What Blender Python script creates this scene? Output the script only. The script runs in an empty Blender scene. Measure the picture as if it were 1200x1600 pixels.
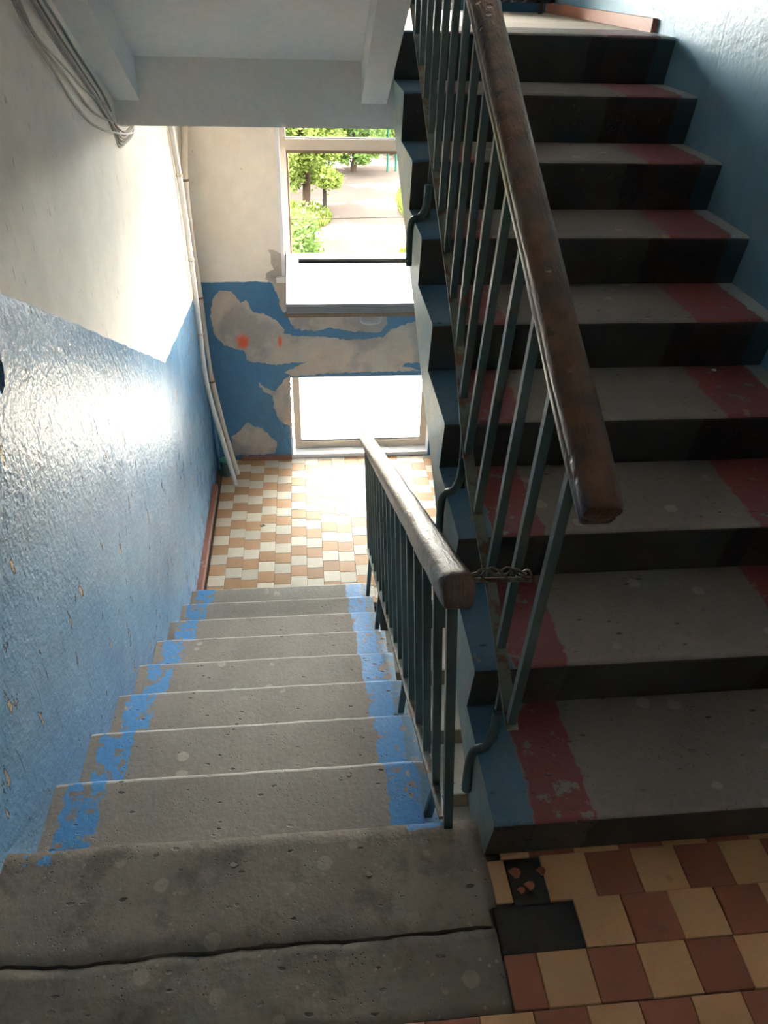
import bpy, bmesh, math, random
from mathutils import Vector, Matrix, noise as mnoise
random.seed(7)
scn = bpy.context.scene
C = scn.collection
V = Vector
H, D = 0.155, 0.28214          # riser, tread going
Y0 = -0.1163                   # first nose of the rising flight
U, R = 1.0257, 2.0434          # left edge of rising flight, right wall
W = 0.972                      # right edge of descending flight
YF = 3.86                      # inner face of the window wall
S = H / D
ZL, ZU = -9 * H, 9 * H         # lower and upper half landings
# ------------------------------------------------------------------ camera
CAM = V((0.68108, -0.97194, 1.56984))
yaw, pitch, roll, FPX = 0.113551, 0.621589, 0.032063, 1186.94
fwd = V((math.sin(yaw) * math.cos(pitch), math.cos(yaw) * math.cos(pitch), -math.sin(pitch)))
right = V((math.cos(yaw), -math.sin(yaw), 0)); up = right.cross(fwd)
cr = right * math.cos(roll) + up * math.sin(roll)
cu = -right * math.sin(roll) + up * math.cos(roll)
cam = bpy.data.cameras.new('camera'); camo = bpy.data.objects.new('camera', cam); C.objects.link(camo)
mw = Matrix((cr, cu, -fwd)).transposed().to_4x4(); mw.translation = CAM
camo.matrix_world = mw
cam.sensor_fit = 'VERTICAL'; cam.sensor_height = 36; cam.lens = 36 * FPX / 1600
cam.clip_start = 0.02; cam.clip_end = 300
scn.camera = camo
# ------------------------------------------------------------------ sky, sun, exposure
world = bpy.data.worlds.new('sky'); scn.world = world; world.use_nodes = True
bg = world.node_tree.nodes['Background']
bg.inputs[0].default_value = (1.0, 0.955, 0.88, 1); bg.inputs[1].default_value = 9.0
sun = bpy.data.lights.new('sun', 'SUN'); suno = bpy.data.objects.new('sun', sun); C.objects.link(suno)
sun.energy = 17.0; sun.angle = 0.01; sun.color = (1, 0.94, 0.84)
suno.rotation_euler = V((-0.62, 0.10, 0.76)).to_track_quat('Z', 'Y').to_euler()
suno.location = (-20, 8, 25)
scn.view_settings.view_transform = 'Standard'; scn.view_settings.look = 'None'
scn.view_settings.exposure = 3.0; scn.view_settings.gamma = 1.0
scn.view_settings.use_curve_mapping = False

# ------------------------------------------------------------------ helpers
def ray(q):
    return fwd + cr * ((q[0] - 600) / FPX) - cu * ((q[1] - 800) / FPX)
def on(q, axis, val):
    """point of the plane axis = val seen at photo pixel q"""
    r = ray(q); return CAM + r * ((val - CAM[axis]) / r[axis])

def wloc(o):
    l = V((0, 0, 0))
    while o: l += o.location; o = o.parent
    return l
def obj(name, verts, faces, mat=None, parent=None, smooth=None, loc=None):
    off = wloc(parent) if parent else V((0, 0, 0))
    if loc is not None: off = V(loc)
    me = bpy.data.meshes.new(name)
    me.from_pydata([tuple(V(v) - off) for v in verts], [], faces)
    bm = bmesh.new(); bm.from_mesh(me)
    bmesh.ops.recalc_face_normals(bm, faces=bm.faces[:]); bm.to_mesh(me); bm.free()
    if mat: me.materials.append(mat)
    if smooth is not None:
        me.shade_smooth(); me.set_sharp_from_angle(angle=math.radians(smooth))
    o = bpy.data.objects.new(name, me); C.objects.link(o)
    if parent: o.parent = parent
    elif loc is not None: o.location = loc
    return o
def thing(name, loc, label, cat, group=None):
    o = bpy.data.objects.new(name, None); C.objects.link(o); o.location = loc
    o.empty_display_size = 0.1
    return tag(o, label, cat, group)
def tag(o, label=None, cat=None, group=None, kind=None):
    if label: o['label'] = label
    if cat: o['category'] = cat
    if group: o['group'] = group
    if kind: o['kind'] = kind
    return o
def struct(o, label=None):
    o['kind'] = 'structure'
    if label: o['label'] = label
    return o
class MB:
    def __init__(s): s.v = []; s.f = []
    def add(s, vs, fs):
        n = len(s.v); s.v += [V(a) for a in vs]; s.f += [tuple(i + n for i in f) for f in fs]; return s
    def box(s, x0, x1, y0, y1, z0, z1):
        return s.add([(x0,y0,z0),(x1,y0,z0),(x1,y1,z0),(x0,y1,z0),(x0,y0,z1),(x1,y0,z1),(x1,y1,z1),(x0,y1,z1)],
                     [(0,3,2,1),(4,5,6,7),(0,1,5,4),(1,2,6,5),(2,3,7,6),(3,0,4,7)])
    def bar(s, a, b, wx, wy):
        """upright bar between a and b, section wx by wy kept level"""
        a, b = V(a), V(b); vs = []
        for p in (a, b):
            for sx, sy in ((-1,-1),(1,-1),(1,1),(-1,1)): vs.append(p + V((sx*wx/2, sy*wy/2, 0)))
        return s.add(vs, [(0,3,2,1),(4,5,6,7),(0,1,5,4),(1,2,6,5),(2,3,7,6),(3,0,4,7)])
    def sweep(s, path, prof, side=None, wob=0.0, caps=True):
        """profile (list of (u,w)) carried along the path; u along side, w along the normal"""
        path = [V(p) for p in path]; n = len(prof); base = len(s.v); prev = V(side) if side else None
        for i, p in enumerate(path):
            t = (path[min(i+1, len(path)-1)] - path[max(i-1, 0)]).normalized()
            if side: sd = V(side) - t * V(side).dot(t)
            else:
                if prev is None: prev = t.orthogonal()
                sd = prev - t * prev.dot(t)
            sd.normalize(); prev = sd; nn = sd.cross(t)
            for (a, b) in prof:
                k = 1 + (wob * mnoise.noise(V((a*60, b*60, 0)) + p * 9) if wob else 0)
                s.v.append(p + sd * a * k + nn * b * k)
        for i in range(len(path) - 1):
            for j in range(n):
                a = base + i*n + j; b = base + i*n + (j+1) % n
                s.f.append((a, b, b + n, a + n))
        if caps:
            s.f.append(tuple(base + j for j in range(n)))
            s.f.append(tuple(base + (len(path)-1)*n + j for j in reversed(range(n))))
        return s
    def tube(s, path, r, n=8, **k):
        return s.sweep(path, [(r*math.cos(2*math.pi*j/n), r*math.sin(2*math.pi*j/n)) for j in range(n)], **k)
    def lathe(s, c, prof, n=20):
        b = len(s.v)
        for r, z in prof:
            for j in range(n): s.v.append(V(c) + V((r*math.cos(2*math.pi*j/n), r*math.sin(2*math.pi*j/n), z)))
        for i in range(len(prof)-1):
            for j in range(n):
                s.f.append((b+i*n+j, b+i*n+(j+1)%n, b+(i+1)*n+(j+1)%n, b+(i+1)*n+j))
        s.f.append(tuple(b+j for j in reversed(range(n)))); s.f.append(tuple(b+(len(prof)-1)*n+j for j in range(n)))
        return s
    def prism(s, poly, d):
        """closed polygon (3D points) extruded by vector d"""
        n = len(poly); d = V(d)
        return s.add([V(p) for p in poly] + [V(p)+d for p in poly],
                     [tuple(range(n)), tuple(reversed(range(n, 2*n)))] + [(i, (i+1)%n, (i+1)%n+n, i+n) for i in range(n)])
    def build(s, name, mat, parent=None, smooth=None, loc=None):
        return obj(name, s.v, s.f, mat, parent, smooth, loc)
def smooth_path(pts, n=6):
    pts = [V(p) for p in pts]; out = []
    for i in range(len(pts)-1):
        p0, p1, p2, p3 = pts[max(i-1,0)], pts[i], pts[i+1], pts[min(i+2, len(pts)-1)]
        for k in range(n):
            t = k / n
            out.append(0.5*((2*p1) + (p2-p0)*t + (2*p0-5*p1+4*p2-p3)*t*t + (3*p1-p0-3*p2+p3)*t**3))
    return out + [pts[-1]]

# ------------------------------------------------------------------ materials
class Mat:
    def __init__(s, name, rough=0.6, metal=0.0, spec=0.5):
        s.m = bpy.data.materials.new(name); s.m.use_nodes = True; s.t = s.m.node_tree
        s.b = s.t.nodes['Principled BSDF']
        s.b.inputs['Roughness'].default_value = rough; s.b.inputs['Metallic'].default_value = metal
        s.b.inputs['Specular IOR Level'].default_value = spec
        s.geo = s.t.nodes.new('ShaderNodeNewGeometry'); s.pos = s.geo.outputs['Position']
        s.sep = s.t.nodes.new('ShaderNodeSeparateXYZ'); s.L(s.pos, s.sep.inputs[0])
        s.x, s.y, s.z = s.sep.outputs
    def L(s, a, b): s.t.links.new(a, b)
    def put(s, inp, v):
        if isinstance(v, bpy.types.NodeSocket): s.L(v, inp)
        elif isinstance(v, (tuple, list)): inp.default_value = tuple(v) + ((1,) if len(v) == 3 and len(inp.default_value) == 4 else ())
        else: inp.default_value = v
    def math(s, op, a, b=0.0, clamp=False):
        n = s.t.nodes.new('ShaderNodeMath'); n.operation = op; n.use_clamp = clamp
        s.put(n.inputs[0], a); s.put(n.inputs[1], b); return n.outputs[0]
    def scaled(s, sc):
        n = s.t.nodes.new('ShaderNodeVectorMath'); n.operation = 'MULTIPLY'; s.L(s.pos, n.inputs[0]); n.inputs[1].default_value = sc
        return n.outputs[0]
    def noise(s, scale, detail=4, rough=0.55, sc=None):
        n = s.t.nodes.new('ShaderNodeTexNoise'); n.inputs['Scale'].default_value = scale
        n.inputs['Detail'].default_value = detail; n.inputs['Roughness'].default_value = rough
        s.L(s.scaled(sc) if sc else s.pos, n.inputs['Vector']); return n.outputs['Fac']
    def voro(s, scale, feature='F1', sc=None, rnd=1.0):
        n = s.t.nodes.new('ShaderNodeTexVoronoi'); n.feature = feature; n.inputs['Scale'].default_value = scale
        n.inputs['Randomness'].default_value = rnd
        s.L(s.scaled(sc) if sc else s.pos, n.inputs['Vector']); return n.outputs['Distance']
    def step(s, v, a, b):
        n = s.t.nodes.new('ShaderNodeMapRange'); n.interpolation_type = 'SMOOTHSTEP'
        s.put(n.inputs['Value'], v); n.inputs['From Min'].default_value = a; n.inputs['From Max'].default_value = b
        if a > b:
            n.inputs['From Min'].default_value = b; n.inputs['From Max'].default_value = a
            n.inputs['To Min'].default_value = 1; n.inputs['To Max'].default_value = 0
        return n.outputs['Result']
    def mix(s, f, a, b):
        n = s.t.nodes.new('ShaderNodeMix'); n.data_type = 'RGBA'
        s.put(n.inputs[0], f); s.put(n.inputs[6], a); s.put(n.inputs[7], b); return n.outputs[2]
    def mul(s, a, b): return s.math('MULTIPLY', a, b)
    def col(s, c): s.put(s.b.inputs['Base Color'], c); return s
    def rough(s, r): s.put(s.b.inputs['Roughness'], r); return s
    def bump(s, h, strength=0.3, dist=0.01):
        n = s.t.nodes.new('ShaderNodeBump'); n.inputs['Strength'].default_value = strength; n.inputs['Distance'].default_value = dist
        s.L(h, n.inputs['Height']); s.L(n.outputs[0], s.b.inputs['Normal']); return s
    def rnd(s):
        n = s.t.nodes.new('ShaderNodeObjectInfo'); return n.outputs['Random']
    def tone(s, f, k):
        """scale a 0..1 value to 1-k..1+k as grey factor"""
        return s.math('ADD', s.mul(f, 2*k), 1-k)
    def vary(s, color, f, k):
        n = s.t.nodes.new('ShaderNodeVectorMath'); n.operation = 'SCALE'
        s.put(n.inputs[0], color if isinstance(color, bpy.types.NodeSocket) else V(color[:3]))
        s.L(s.tone(f, k), n.inputs['Scale']); return n.outputs[0]

BLUE, BLUE2 = (0.15, 0.30, 0.48), (0.22, 0.39, 0.55)
WHITE = (0.86, 0.79, 0.70)
def wall_paint(name, bound, blue=BLUE, blue2=BLUE2, gloss=0.13, chips=0.645, stk=0.45, scratch=0.70, bk=0.6):
    """oil paint below a line, whitewash above it; bound(m) gives the height of the line"""
    m = Mat(name)
    n1, n2, nb = m.noise(1.6, 5), m.noise(14, 5), m.noise(45, 4)
    edge = m.math('ADD', bound(m), m.mul(m.math('SUBTRACT', m.noise(9, 3), 0.5), 0.03))
    isb = m.step(m.math('SUBTRACT', edge, m.z), -0.004, 0.004)
    streak = m.noise(3.0, 4, sc=(1, 6, 0.7))
    b = m.mix(m.step(n1, 0.35, 0.65), blue, blue2)
    b = m.mix(m.mul(m.step(streak, 0.55, 0.75), stk), b, (0.24, 0.40, 0.56))
    b = m.vary(b, n2, 0.14)
    chip = m.step(m.noise(7, 7, 0.62, sc=(1, 2.2, 0.9)), chips, chips + 0.015)
    b = m.mix(chip, b, (0.46, 0.38, 0.28))
    rim = m.mul(m.step(m.noise(7, 7, 0.62, sc=(1, 2.2, 0.9)), chips - 0.012, chips), m.math('SUBTRACT', 1.0, chip))
    b = m.mix(m.mul(rim, 0.7), b, (0.03, 0.04, 0.05))
    w = m.vary(m.mix(m.step(n1, 0.3, 0.7), WHITE, (0.73, 0.67, 0.59)), n2, 0.10)
    scr = m.step(m.noise(26, 2, 0.4, sc=(1, 2.4, 0.7)), scratch, scratch+0.03)
    w = m.mix(m.mul(scr, 0.5), w, (0.28, 0.26, 0.24))
    m.col(m.mix(isb, w, b))
    rg = m.math('ADD', gloss, m.mul(n2, 0.14))
    m.rough(m.math('ADD', m.mul(isb, rg), m.mul(m.math('SUBTRACT', 1.0, isb), 0.85)))
    crack = m.step(m.noise(9, 4, sc=(1, 3.2, 0.45)), 0.64, 0.70)
    lump = m.math('ADD', m.mul(m.noise(75, 3, 0.6), 0.30), m.math('ADD', m.mul(nb, 0.45), m.mul(n2, 0.5)))
    lump = m.math('SUBTRACT', lump, m.mul(crack, 0.25))
    hgt = m.mul(m.math('SUBTRACT', lump, 0.62), m.math('ADD', m.mul(isb, 0.75), 0.25))
    hgt = m.math('SUBTRACT', hgt, m.mul(chip, 0.5))
    m.bump(hgt, bk, 0.012)
    return m.m
def left_bound(m):
    a = m.math('ADD', m.mul(m.math('SUBTRACT', 2.47, m.y), 0.556), 0.012)
    b = m.math('ADD', m.mul(m.math('SUBTRACT', m.y, 2.47), -0.09), 0.012)
    lo = m.math('GREATER_THAN', m.y, 2.47)
    v = m.math('ADD', m.mul(lo, b), m.mul(m.math('SUBTRACT', 1.0, lo), a))
    return m.math('MINIMUM', v, 1.42)
M_left = wall_paint('paint_left_wall', left_bound)
M_far = wall_paint('paint_window_wall', lambda m: m.math('ADD', m.mul(m.math('GREATER_THAN', m.z, 1.2), 2.79), -0.075), (0.05, 0.165, 0.31), (0.075, 0.21, 0.37), 0.4, 0.75, 0.45, 0.78)
M_right = wall_paint('paint_right_wall', lambda m: m.math('ADD', m.mul(m.y, S), 1.50), (0.12, 0.28, 0.42), (0.16, 0.34, 0.48), 0.30, 0.85, 0.12, 0.7, 0.3)
def plaster(name, c, k=0.12, bs=0.4, rough=0.9):
    m = Mat(name, rough); n = m.noise(3, 5); f = m.noise(40, 5)
    m.col(m.vary(m.vary(c, n, k), f, k*0.7)); m.bump(m.math('ADD', m.mul(n, 1.5), m.mul(f, 0.5)), bs, 0.008); return m.m
M_soffit = plaster('grey_whitewash', (0.80, 0.78, 0.75))
M_ceiling = plaster('ceiling_whitewash', (0.86, 0.83, 0.78))
def patch_mat():
    m = Mat('bare_plaster', 0.9); n = m.noise(6, 5); f = m.noise(40, 5)
    c = m.mix(m.step(m.noise(4.5, 4), 0.45, 0.62), (0.52, 0.45, 0.38), (0.36, 0.33, 0.31)); c = m.vary(m.vary(c, n, 0.2), f, 0.12)
    for (a, b, rx, rz) in [(345, 1022, 0.060, 0.075), (500, 1022, 0.018, 0.06)]:      # two orange spray marks
        p = on((250+a*0.375, 150+b*0.375), 1, YF)
        dx = m.math('DIVIDE', m.math('SUBTRACT', m.x, p.x), rx); dz = m.math('DIVIDE', m.math('SUBTRACT', m.z, p.z), rz)
        d = m.math('ADD', m.math('SQRT', m.math('ADD', m.mul(dx, dx), m.mul(dz, dz))), m.mul(m.math('SUBTRACT', m.noise(28, 4), 0.5), 0.9))
        c = m.mix(m.mul(m.step(d, 1.0, 0.25), 0.9), c, (0.85, 0.11, 0.03))
    m.col(c); m.bump(m.math('ADD', n, m.mul(f, 0.5)), 0.4, 0.008); return m.m
M_patch = patch_mat()
M_base = plaster('floor_screed', (0.10, 0.09, 0.08), 0.2)
M_facade = plaster('facade_render', (0.45, 0.43, 0.40))
def concrete(name, c=(0.28, 0.25, 0.22), strips=None, riser=None, side=None, gum=True, var=0.24, specks=False):
    """strips: list of (x0, x1, colour, wear) of paint across the treads"""
    m = Mat(name, 0.75)
    n1, n2 = m.noise(5, 5), m.noise(70, 4, 0.6)
    col = m.vary(m.vary(m.vary(c, n1, var), n2, 0.18), m.noise(1.7, 4), var*0.8)
    if gum:
        g = m.voro(9.5); gs = m.step(m.math('ADD', g, m.mul(m.noise(60, 2), 0.10)), 0.23, 0.19)
        gs = m.mul(gs, m.step(m.noise(4, 2), 0.42, 0.50)); col = m.mix(m.mul(gs, 0.65), col, (c[0]*1.7, c[1]*1.7, c[2]*1.65))
    if specks:
        k = m.step(m.voro(48), 0.20, 0.12); k = m.mul(k, m.step(m.noise(15, 2), 0.45, 0.6)); col = m.mix(m.mul(k, 0.7), col, (0.36, 0.33, 0.27))
        st = m.step(m.noise(7, 6, 0.68), 0.50, 0.66); col = m.mix(m.mul(st, 0.45), col, (0.05, 0.045, 0.036))
    warp = m.mul(m.math('SUBTRACT', m.noise(30, 4), 0.5), 0.035)
    xx = m.math('ADD', m.x, warp)
    rg = None
    for (x0, x1, pc, wear, *ylim) in (strips or []):
        band = m.mul(m.step(xx, x0 - 0.003, x0 + 0.003), m.step(xx, x1 + 0.003, x1 - 0.003))
        if ylim: band = m.mul(band, m.step(m.math('ADD', m.y, warp), ylim[0]-0.004, ylim[0]+0.004))
        w = m.step(m.noise(22, 6, 0.65), wear - 0.02, wear + 0.02)
        msk = m.mul(band, m.math('SUBTRACT', 1.0, w))
        col = m.mix(msk, col, m.vary(pc, n2, 0.2))
        rg = m.mul(msk, -0.3) if rg is None else m.math('ADD', rg, m.mul(msk, -0.3))
    if rg is not None: m.rough(m.math('ADD', rg, 0.75))
    pits = m.step(m.math('ADD', m.voro(30, sc=(0.6, 1.25, 1)), m.mul(m.math('SUBTRACT', m.noise(50, 4), 0.5), 0.5)), 0.15, 0.08); pits = m.mul(pits, m.step(m.noise(9, 3), 0.46, 0.56))
    pits2 = m.step(m.voro(95), 0.22, 0.12); pits2 = m.mul(pits2, m.step(m.noise(13, 3), 0.52, 0.6))
    pp = m.math('MAXIMUM', pits, m.mul(pits2, 0.7))
    col = m.mix(m.mul(pp, 0.75), col, (0.03, 0.028, 0.025))
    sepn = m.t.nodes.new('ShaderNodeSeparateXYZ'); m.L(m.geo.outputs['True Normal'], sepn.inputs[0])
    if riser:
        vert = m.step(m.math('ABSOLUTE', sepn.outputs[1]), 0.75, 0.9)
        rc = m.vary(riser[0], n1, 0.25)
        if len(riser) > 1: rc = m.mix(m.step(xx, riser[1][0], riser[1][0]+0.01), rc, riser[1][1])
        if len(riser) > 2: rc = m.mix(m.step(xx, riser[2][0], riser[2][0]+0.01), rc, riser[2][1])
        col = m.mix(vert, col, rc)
    if side:
        sd = m.step(m.math('ABSOLUTE', sepn.outputs[0]), 0.6, 0.8)
        sc = m.mix(m.step(m.noise(11, 5), 0.45, 0.6), side, (0.36, 0.37, 0.30))
        col = m.mix(sd, col, m.vary(sc, n2, 0.25))
    m.col(col)
    hg = m.math('SUBTRACT', m.math('ADD', m.mul(n1, 0.5), m.mul(n2, 0.35)), pp)
    m.bump(hg, 0.5, 0.008); return m.m
PBLUE = (0.075, 0.28, 0.60)
M_down = concrete('worn_concrete_blue_ends', strips=[(0.03, 0.125, PBLUE, 0.545), (0.845, 0.93, PBLUE, 0.60), (0.93, 1.0, (0.12, 0.24, 0.36), 0.56)])
DSTR = [(0.03, 0.125, PBLUE, 0.545), (0.845, 0.93, PBLUE, 0.60), (0.93, 1.0, (0.12, 0.24, 0.36), 0.56)]
M_down_nose = concrete('worn_pale_nose', c=(0.44, 0.41, 0.37), strips=DSTR, gum=False)
RED = (0.20, 0.05, 0.058)
TEAL = (0.24, 0.34, 0.33)
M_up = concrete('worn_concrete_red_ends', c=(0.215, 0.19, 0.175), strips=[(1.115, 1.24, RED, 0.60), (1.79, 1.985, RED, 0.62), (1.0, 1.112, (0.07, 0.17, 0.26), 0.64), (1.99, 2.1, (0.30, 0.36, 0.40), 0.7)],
                riser=[(0.030, 0.030, 0.026), (1.72, (0.012, 0.008, 0.008)), (1.97, (0.02, 0.045, 0.06))], side=TEAL)  # dirty grey risers and maroon ends, darkened in colour for the backlight
M_low = concrete('pale_worn_concrete', c=(0.62, 0.54, 0.46), riser=[(0.30, 0.22, 0.15)], gum=False)
M_slab = concrete('dirty_landing_concrete', c=(0.23, 0.20, 0.165), strips=[(0.04, 0.10, PBLUE, 0.5, -0.035), (0.865, 0.955, PBLUE, 0.62, -0.018)], var=0.42, specks=True)
M_slab2 = concrete('rough_dark_concrete', c=(0.18, 0.16, 0.13), gum=True, var=0.5, specks=True)
M_mortar = concrete('black_mortar', c=(0.04, 0.038, 0.036), gum=False)
M_nose_blue = None
def tile_mat(name, c, dirt=0.25, spot=(0.12, 0.10, 0.08), rough=0.6):
    m = Mat(name, rough); r = m.rnd(); n1, n2 = m.noise(6, 4), m.noise(120, 3)
    col = m.vary(m.vary(m.vary(c, r, 0.13), n1, 0.12), n2, 0.10)
    st = m.step(m.noise(16, 5), 0.62, 0.75); col = m.mix(m.mul(st, dirt), col, spot)
    m.col(col); m.bump(n2, 0.15, 0.002); return m.m
M_tcream = tile_mat('cream_tile', (0.60, 0.53, 0.43)); M_torange = tile_mat('orange_tile', (0.42, 0.235, 0.115))
M_tyel = tile_mat('yellow_tile', (0.66, 0.37, 0.20), 0.3); M_tred = tile_mat('red_tile', (0.36, 0.125, 0.08), 0.35)
def simple(name, c, rough=0.5, k=0.08, sc=20, metal=0.0, bs=0.1, spec=0.5):
    m = Mat(name, rough, metal, spec); n = m.noise(sc, 4); m.col(m.vary(c, n, k)); m.bump(n, bs, 0.003); return m.m
def steel_paint():
    m = Mat('chipped_green_steel_paint', 0.38); n = m.noise(30, 5); w = m.step(m.noise(24, 6, 0.6), 0.66, 0.69)
    c = m.vary((0.050, 0.085, 0.085), n, 0.25); m.col(m.mix(w, c, (0.11, 0.055, 0.03))); m.bump(n, 0.3, 0.002); return m.m
M_steel = steel_paint()
def rusty():
    m = Mat('worn_painted_flat_steel', 0.5); n = m.noise(18, 6, 0.62)
    m.col(m.mix(m.step(n, 0.48, 0.6), m.vary((0.13, 0.15, 0.13), n, 0.3), (0.10, 0.055, 0.03))); m.bump(n, 0.4, 0.003); return m.m
M_flat = rusty()
def handrail_wood():
    m = Mat('worn_varnished_handrail', 0.3); n = m.noise(16, 6, 0.6); f = m.noise(60, 5, 0.6, sc=(3, 0.6, 0.6))
    c = m.mix(m.step(n, 0.36, 0.66), (0.050, 0.024, 0.017), (0.13, 0.062, 0.034))
    c = m.mix(m.step(m.noise(11, 6, 0.65), 0.62, 0.68), c, (0.026, 0.020, 0.018))
    m.col(m.vary(c, f, 0.3)); m.rough(m.math('ADD', 0.22, m.mul(n, 0.25)))
    dent = m.step(m.voro(26), 0.2, 0.08)
    m.bump(m.math('SUBTRACT', m.math('ADD', m.mul(n, 0.8), m.mul(f, 0.7)), m.mul(dent, 0.5)), 0.55, 0.008); return m.m
M_rail = handrail_wood()
M_pvc = simple('white_plastic_conduit', (0.72, 0.71, 0.68), 0.4, 0.05, 8)
M_pvc2 = simple('aged_plastic_conduit', (0.55, 0.50, 0.43), 0.5, 0.12, 6)
M_clip = simple('brown_clip', (0.20, 0.14, 0.10), 0.6)
M_bluepipe = simple('blue_painted_pipe', (0.07, 0.20, 0.36), 0.35, 0.12, 12)
M_cab1 = simple('dusty_white_cable', (0.46, 0.42, 0.36), 0.6, 0.2, 30); M_cab2 = simple('dusty_grey_cable', (0.24, 0.22, 0.20), 0.6, 0.2, 30)
M_frame = simple('beige_window_frame', (0.58, 0.50, 0.41), 0.45, 0.08, 10)
M_upvc = simple('white_window_sash', (0.55, 0.56, 0.60), 0.25, 0.03, 6)
M_edge = simple('grey_edge_strip', (0.20, 0.20, 0.21), 0.5)
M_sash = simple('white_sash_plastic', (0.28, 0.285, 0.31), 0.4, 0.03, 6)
M_gasket = simple('grey_gasket', (0.05, 0.05, 0.055), 0.6)
M_brownrail = simple('brown_timber_bead', (0.20, 0.13, 0.08), 0.55, 0.2, 30)
M_reveal = simple('white_reveal', (0.80, 0.79, 0.80), 0.5, 0.04, 8)
M_wire = simple('twisted_rusty_wire', (0.13, 0.11, 0.085), 0.5, 0.2, 60, 0.5)
M_skirt = tile_mat('flaking_red_skirting', (0.34, 0.15, 0.11), 0.6, (0.55, 0.45, 0.36), 0.5)
M_rad = simple('dark_cast_iron', (0.045, 0.05, 0.05), 0.5, 0.2, 20)
M_jar = simple('dark_green_tin', (0.06, 0.09, 0.07), 0.3, 0.2, 30); M_jarrim = simple('green_rim', (0.05, 0.22, 0.16), 0.3)
M_leafdry = simple('dry_leaf', (0.16, 0.11, 0.06), 0.8); M_paper = simple('white_paper', (0.8, 0.8, 0.8), 0.8)
M_debris = simple('mortar_crumbs', (0.30, 0.26, 0.21), 0.9, 0.3, 40)
def glass(name, ior=1.5):
    m = bpy.data.materials.new(name); m.use_nodes = True; t = m.node_tree; t.nodes.clear()
    o = t.nodes.new('ShaderNodeOutputMaterial'); mx = t.nodes.new('ShaderNodeMixShader'); tr = t.nodes.new('ShaderNodeBsdfTransparent')
    gl = t.nodes.new('ShaderNodeBsdfGlossy'); gl.inputs['Roughness'].default_value = 0.02; fr = t.nodes.new('ShaderNodeFresnel'); fr.inputs[0].default_value = ior
    tr.inputs[0].default_value = (0.93, 0.95, 0.94, 1)
    t.links.new(fr.outputs[0], mx.inputs[0]); t.links.new(tr.outputs[0], mx.inputs[1]); t.links.new(gl.outputs[0], mx.inputs[2]); t.links.new(mx.outputs[0], o.inputs[0]); return m
M_glass = glass('window_glass', 1.5); M_glass2 = glass('double_glazing', 2.1)

# ------------------------------------------------------------------ room shell
YB = -1.75                                   # wall behind the viewer
ZT, ZB = 4.05, -4.0
wl = MB().box(-0.30, 0, YB-0.2, YF+0.3, ZB, ZT).build('wall_left', M_left); struct(wl, 'left stairwell wall, blue oil paint below, whitewash above')
# hole broken into the left wall beside the frame edge
hp = V((0, 0.64, 0.81))
cut = MB().add([], [])
ring = [V((0.02, hp.y + (0.030+0.010*math.sin(3*a))*math.cos(a), hp.z + (0.040+0.012*math.sin(2*a+1))*math.sin(a))) for a in [2*math.pi*i/14 for i in range(14)]]
cut.prism(ring, (-0.10, 0, 0)); cuto = cut.build('cutter', None)
bo = wl.modifiers.new('hole', 'BOOLEAN'); bo.object = cuto; bo.operation = 'DIFFERENCE'; bo.solver = 'EXACT'
dg = bpy.context.evaluated_depsgraph_get(); me2 = bpy.data.meshes.new_from_object(wl.evaluated_get(dg)); wl.modifiers.clear(); wl.data = me2
bpy.data.objects.remove(cuto)
struct(MB().box(R, R+0.3, YB-0.2, YF+0.3, ZB, ZT).build('wall_right', M_right), 'right stairwell wall painted glossy blue')
struct(MB().box(-0.3, R+0.3, YB-0.2, YB, ZB, ZT).build('wall_front', M_ceiling), 'whitewashed wall at the rear of the landing')
# window wall: piers and spandrels around the openings (one continuous piece of masonry)
WX0, WX1 = 0.535, 1.545; YO = YF + 0.30
fw = MB()
def rectwall(x0, x1, z0, z1): fw.box(x0, x1, YF, YO, z0, z1)
levels = [ZB, ZL, -0.745, -0.07, 1.19, ZU, 2.05, 2.13, 3.9, ZT]  # topmost opening, out of view, is enlarged for extra daylight
rectwall(-0.3, WX0, ZB, ZT); rectwall(WX1, R+0.3, ZB, ZT)
for i in (0, 2, 4, 6, 8): rectwall(WX0, WX1, levels[i], levels[i+1])
wf = fw.build('wall_back', M_far); struct(wf, 'window wall with peeling blue paint below the whitewash')
# peeled patches showing bare plaster, traced on the wall plane
def patch(name, pts, mat, seed, k=0.012):
    w = [on((250 + a*0.375, 150 + b*0.375), 1, YF) for a, b in pts]; out = []
    for i, p in enumerate(w):
        q = w[(i+1) % len(w)]; n = max(1, int((q-p).length / 0.012))
        for j in range(n):
            c = p.lerp(q, j/n); nn = mnoise.noise_vector(c*38 + V((seed, 0, 0)))*k + mnoise.noise_vector(c*120)*k*0.35
            out.append(V((c.x + nn.x, YF - 0.0012, c.z + nn.z)))
    return MB().prism(out, (0, 0.0012, 0)).build(name, mat, wf)
patch('plaster_patch', [(240,810),(300,815),(335,860),(360,850),(385,900),(430,905),(480,930),(520,975),(515,990),(560,1000),(640,1000),(700,1005),(780,1015),(870,1010),(930,1005),(960,975),(1010,955),(1085,930),(1190,930),(1190,1110),(1020,1112),(1010,1125),(1090,1145),(860,1150),(720,1155),(548,1168),(520,1150),(560,1130),(615,1108),(560,1110),(490,1120),(400,1110),(360,1100),(355,1065),(320,1055),(270,1040),(230,1000),(208,920),(215,860)], M_patch, 1)
patch('plaster_patch', [(520,880),(540,940),(560,970),(650,980),(700,965),(740,970),(800,980),(880,985),(920,985),(945,950),(940,880)], M_patch, 2)
patch('plaster_patch', [(455,640),(520,660),(535,770),(535,895),(515,905),(500,880),(490,830),(470,790),(440,762),(440,745),(470,720),(460,680)], M_patch, 3)
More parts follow.
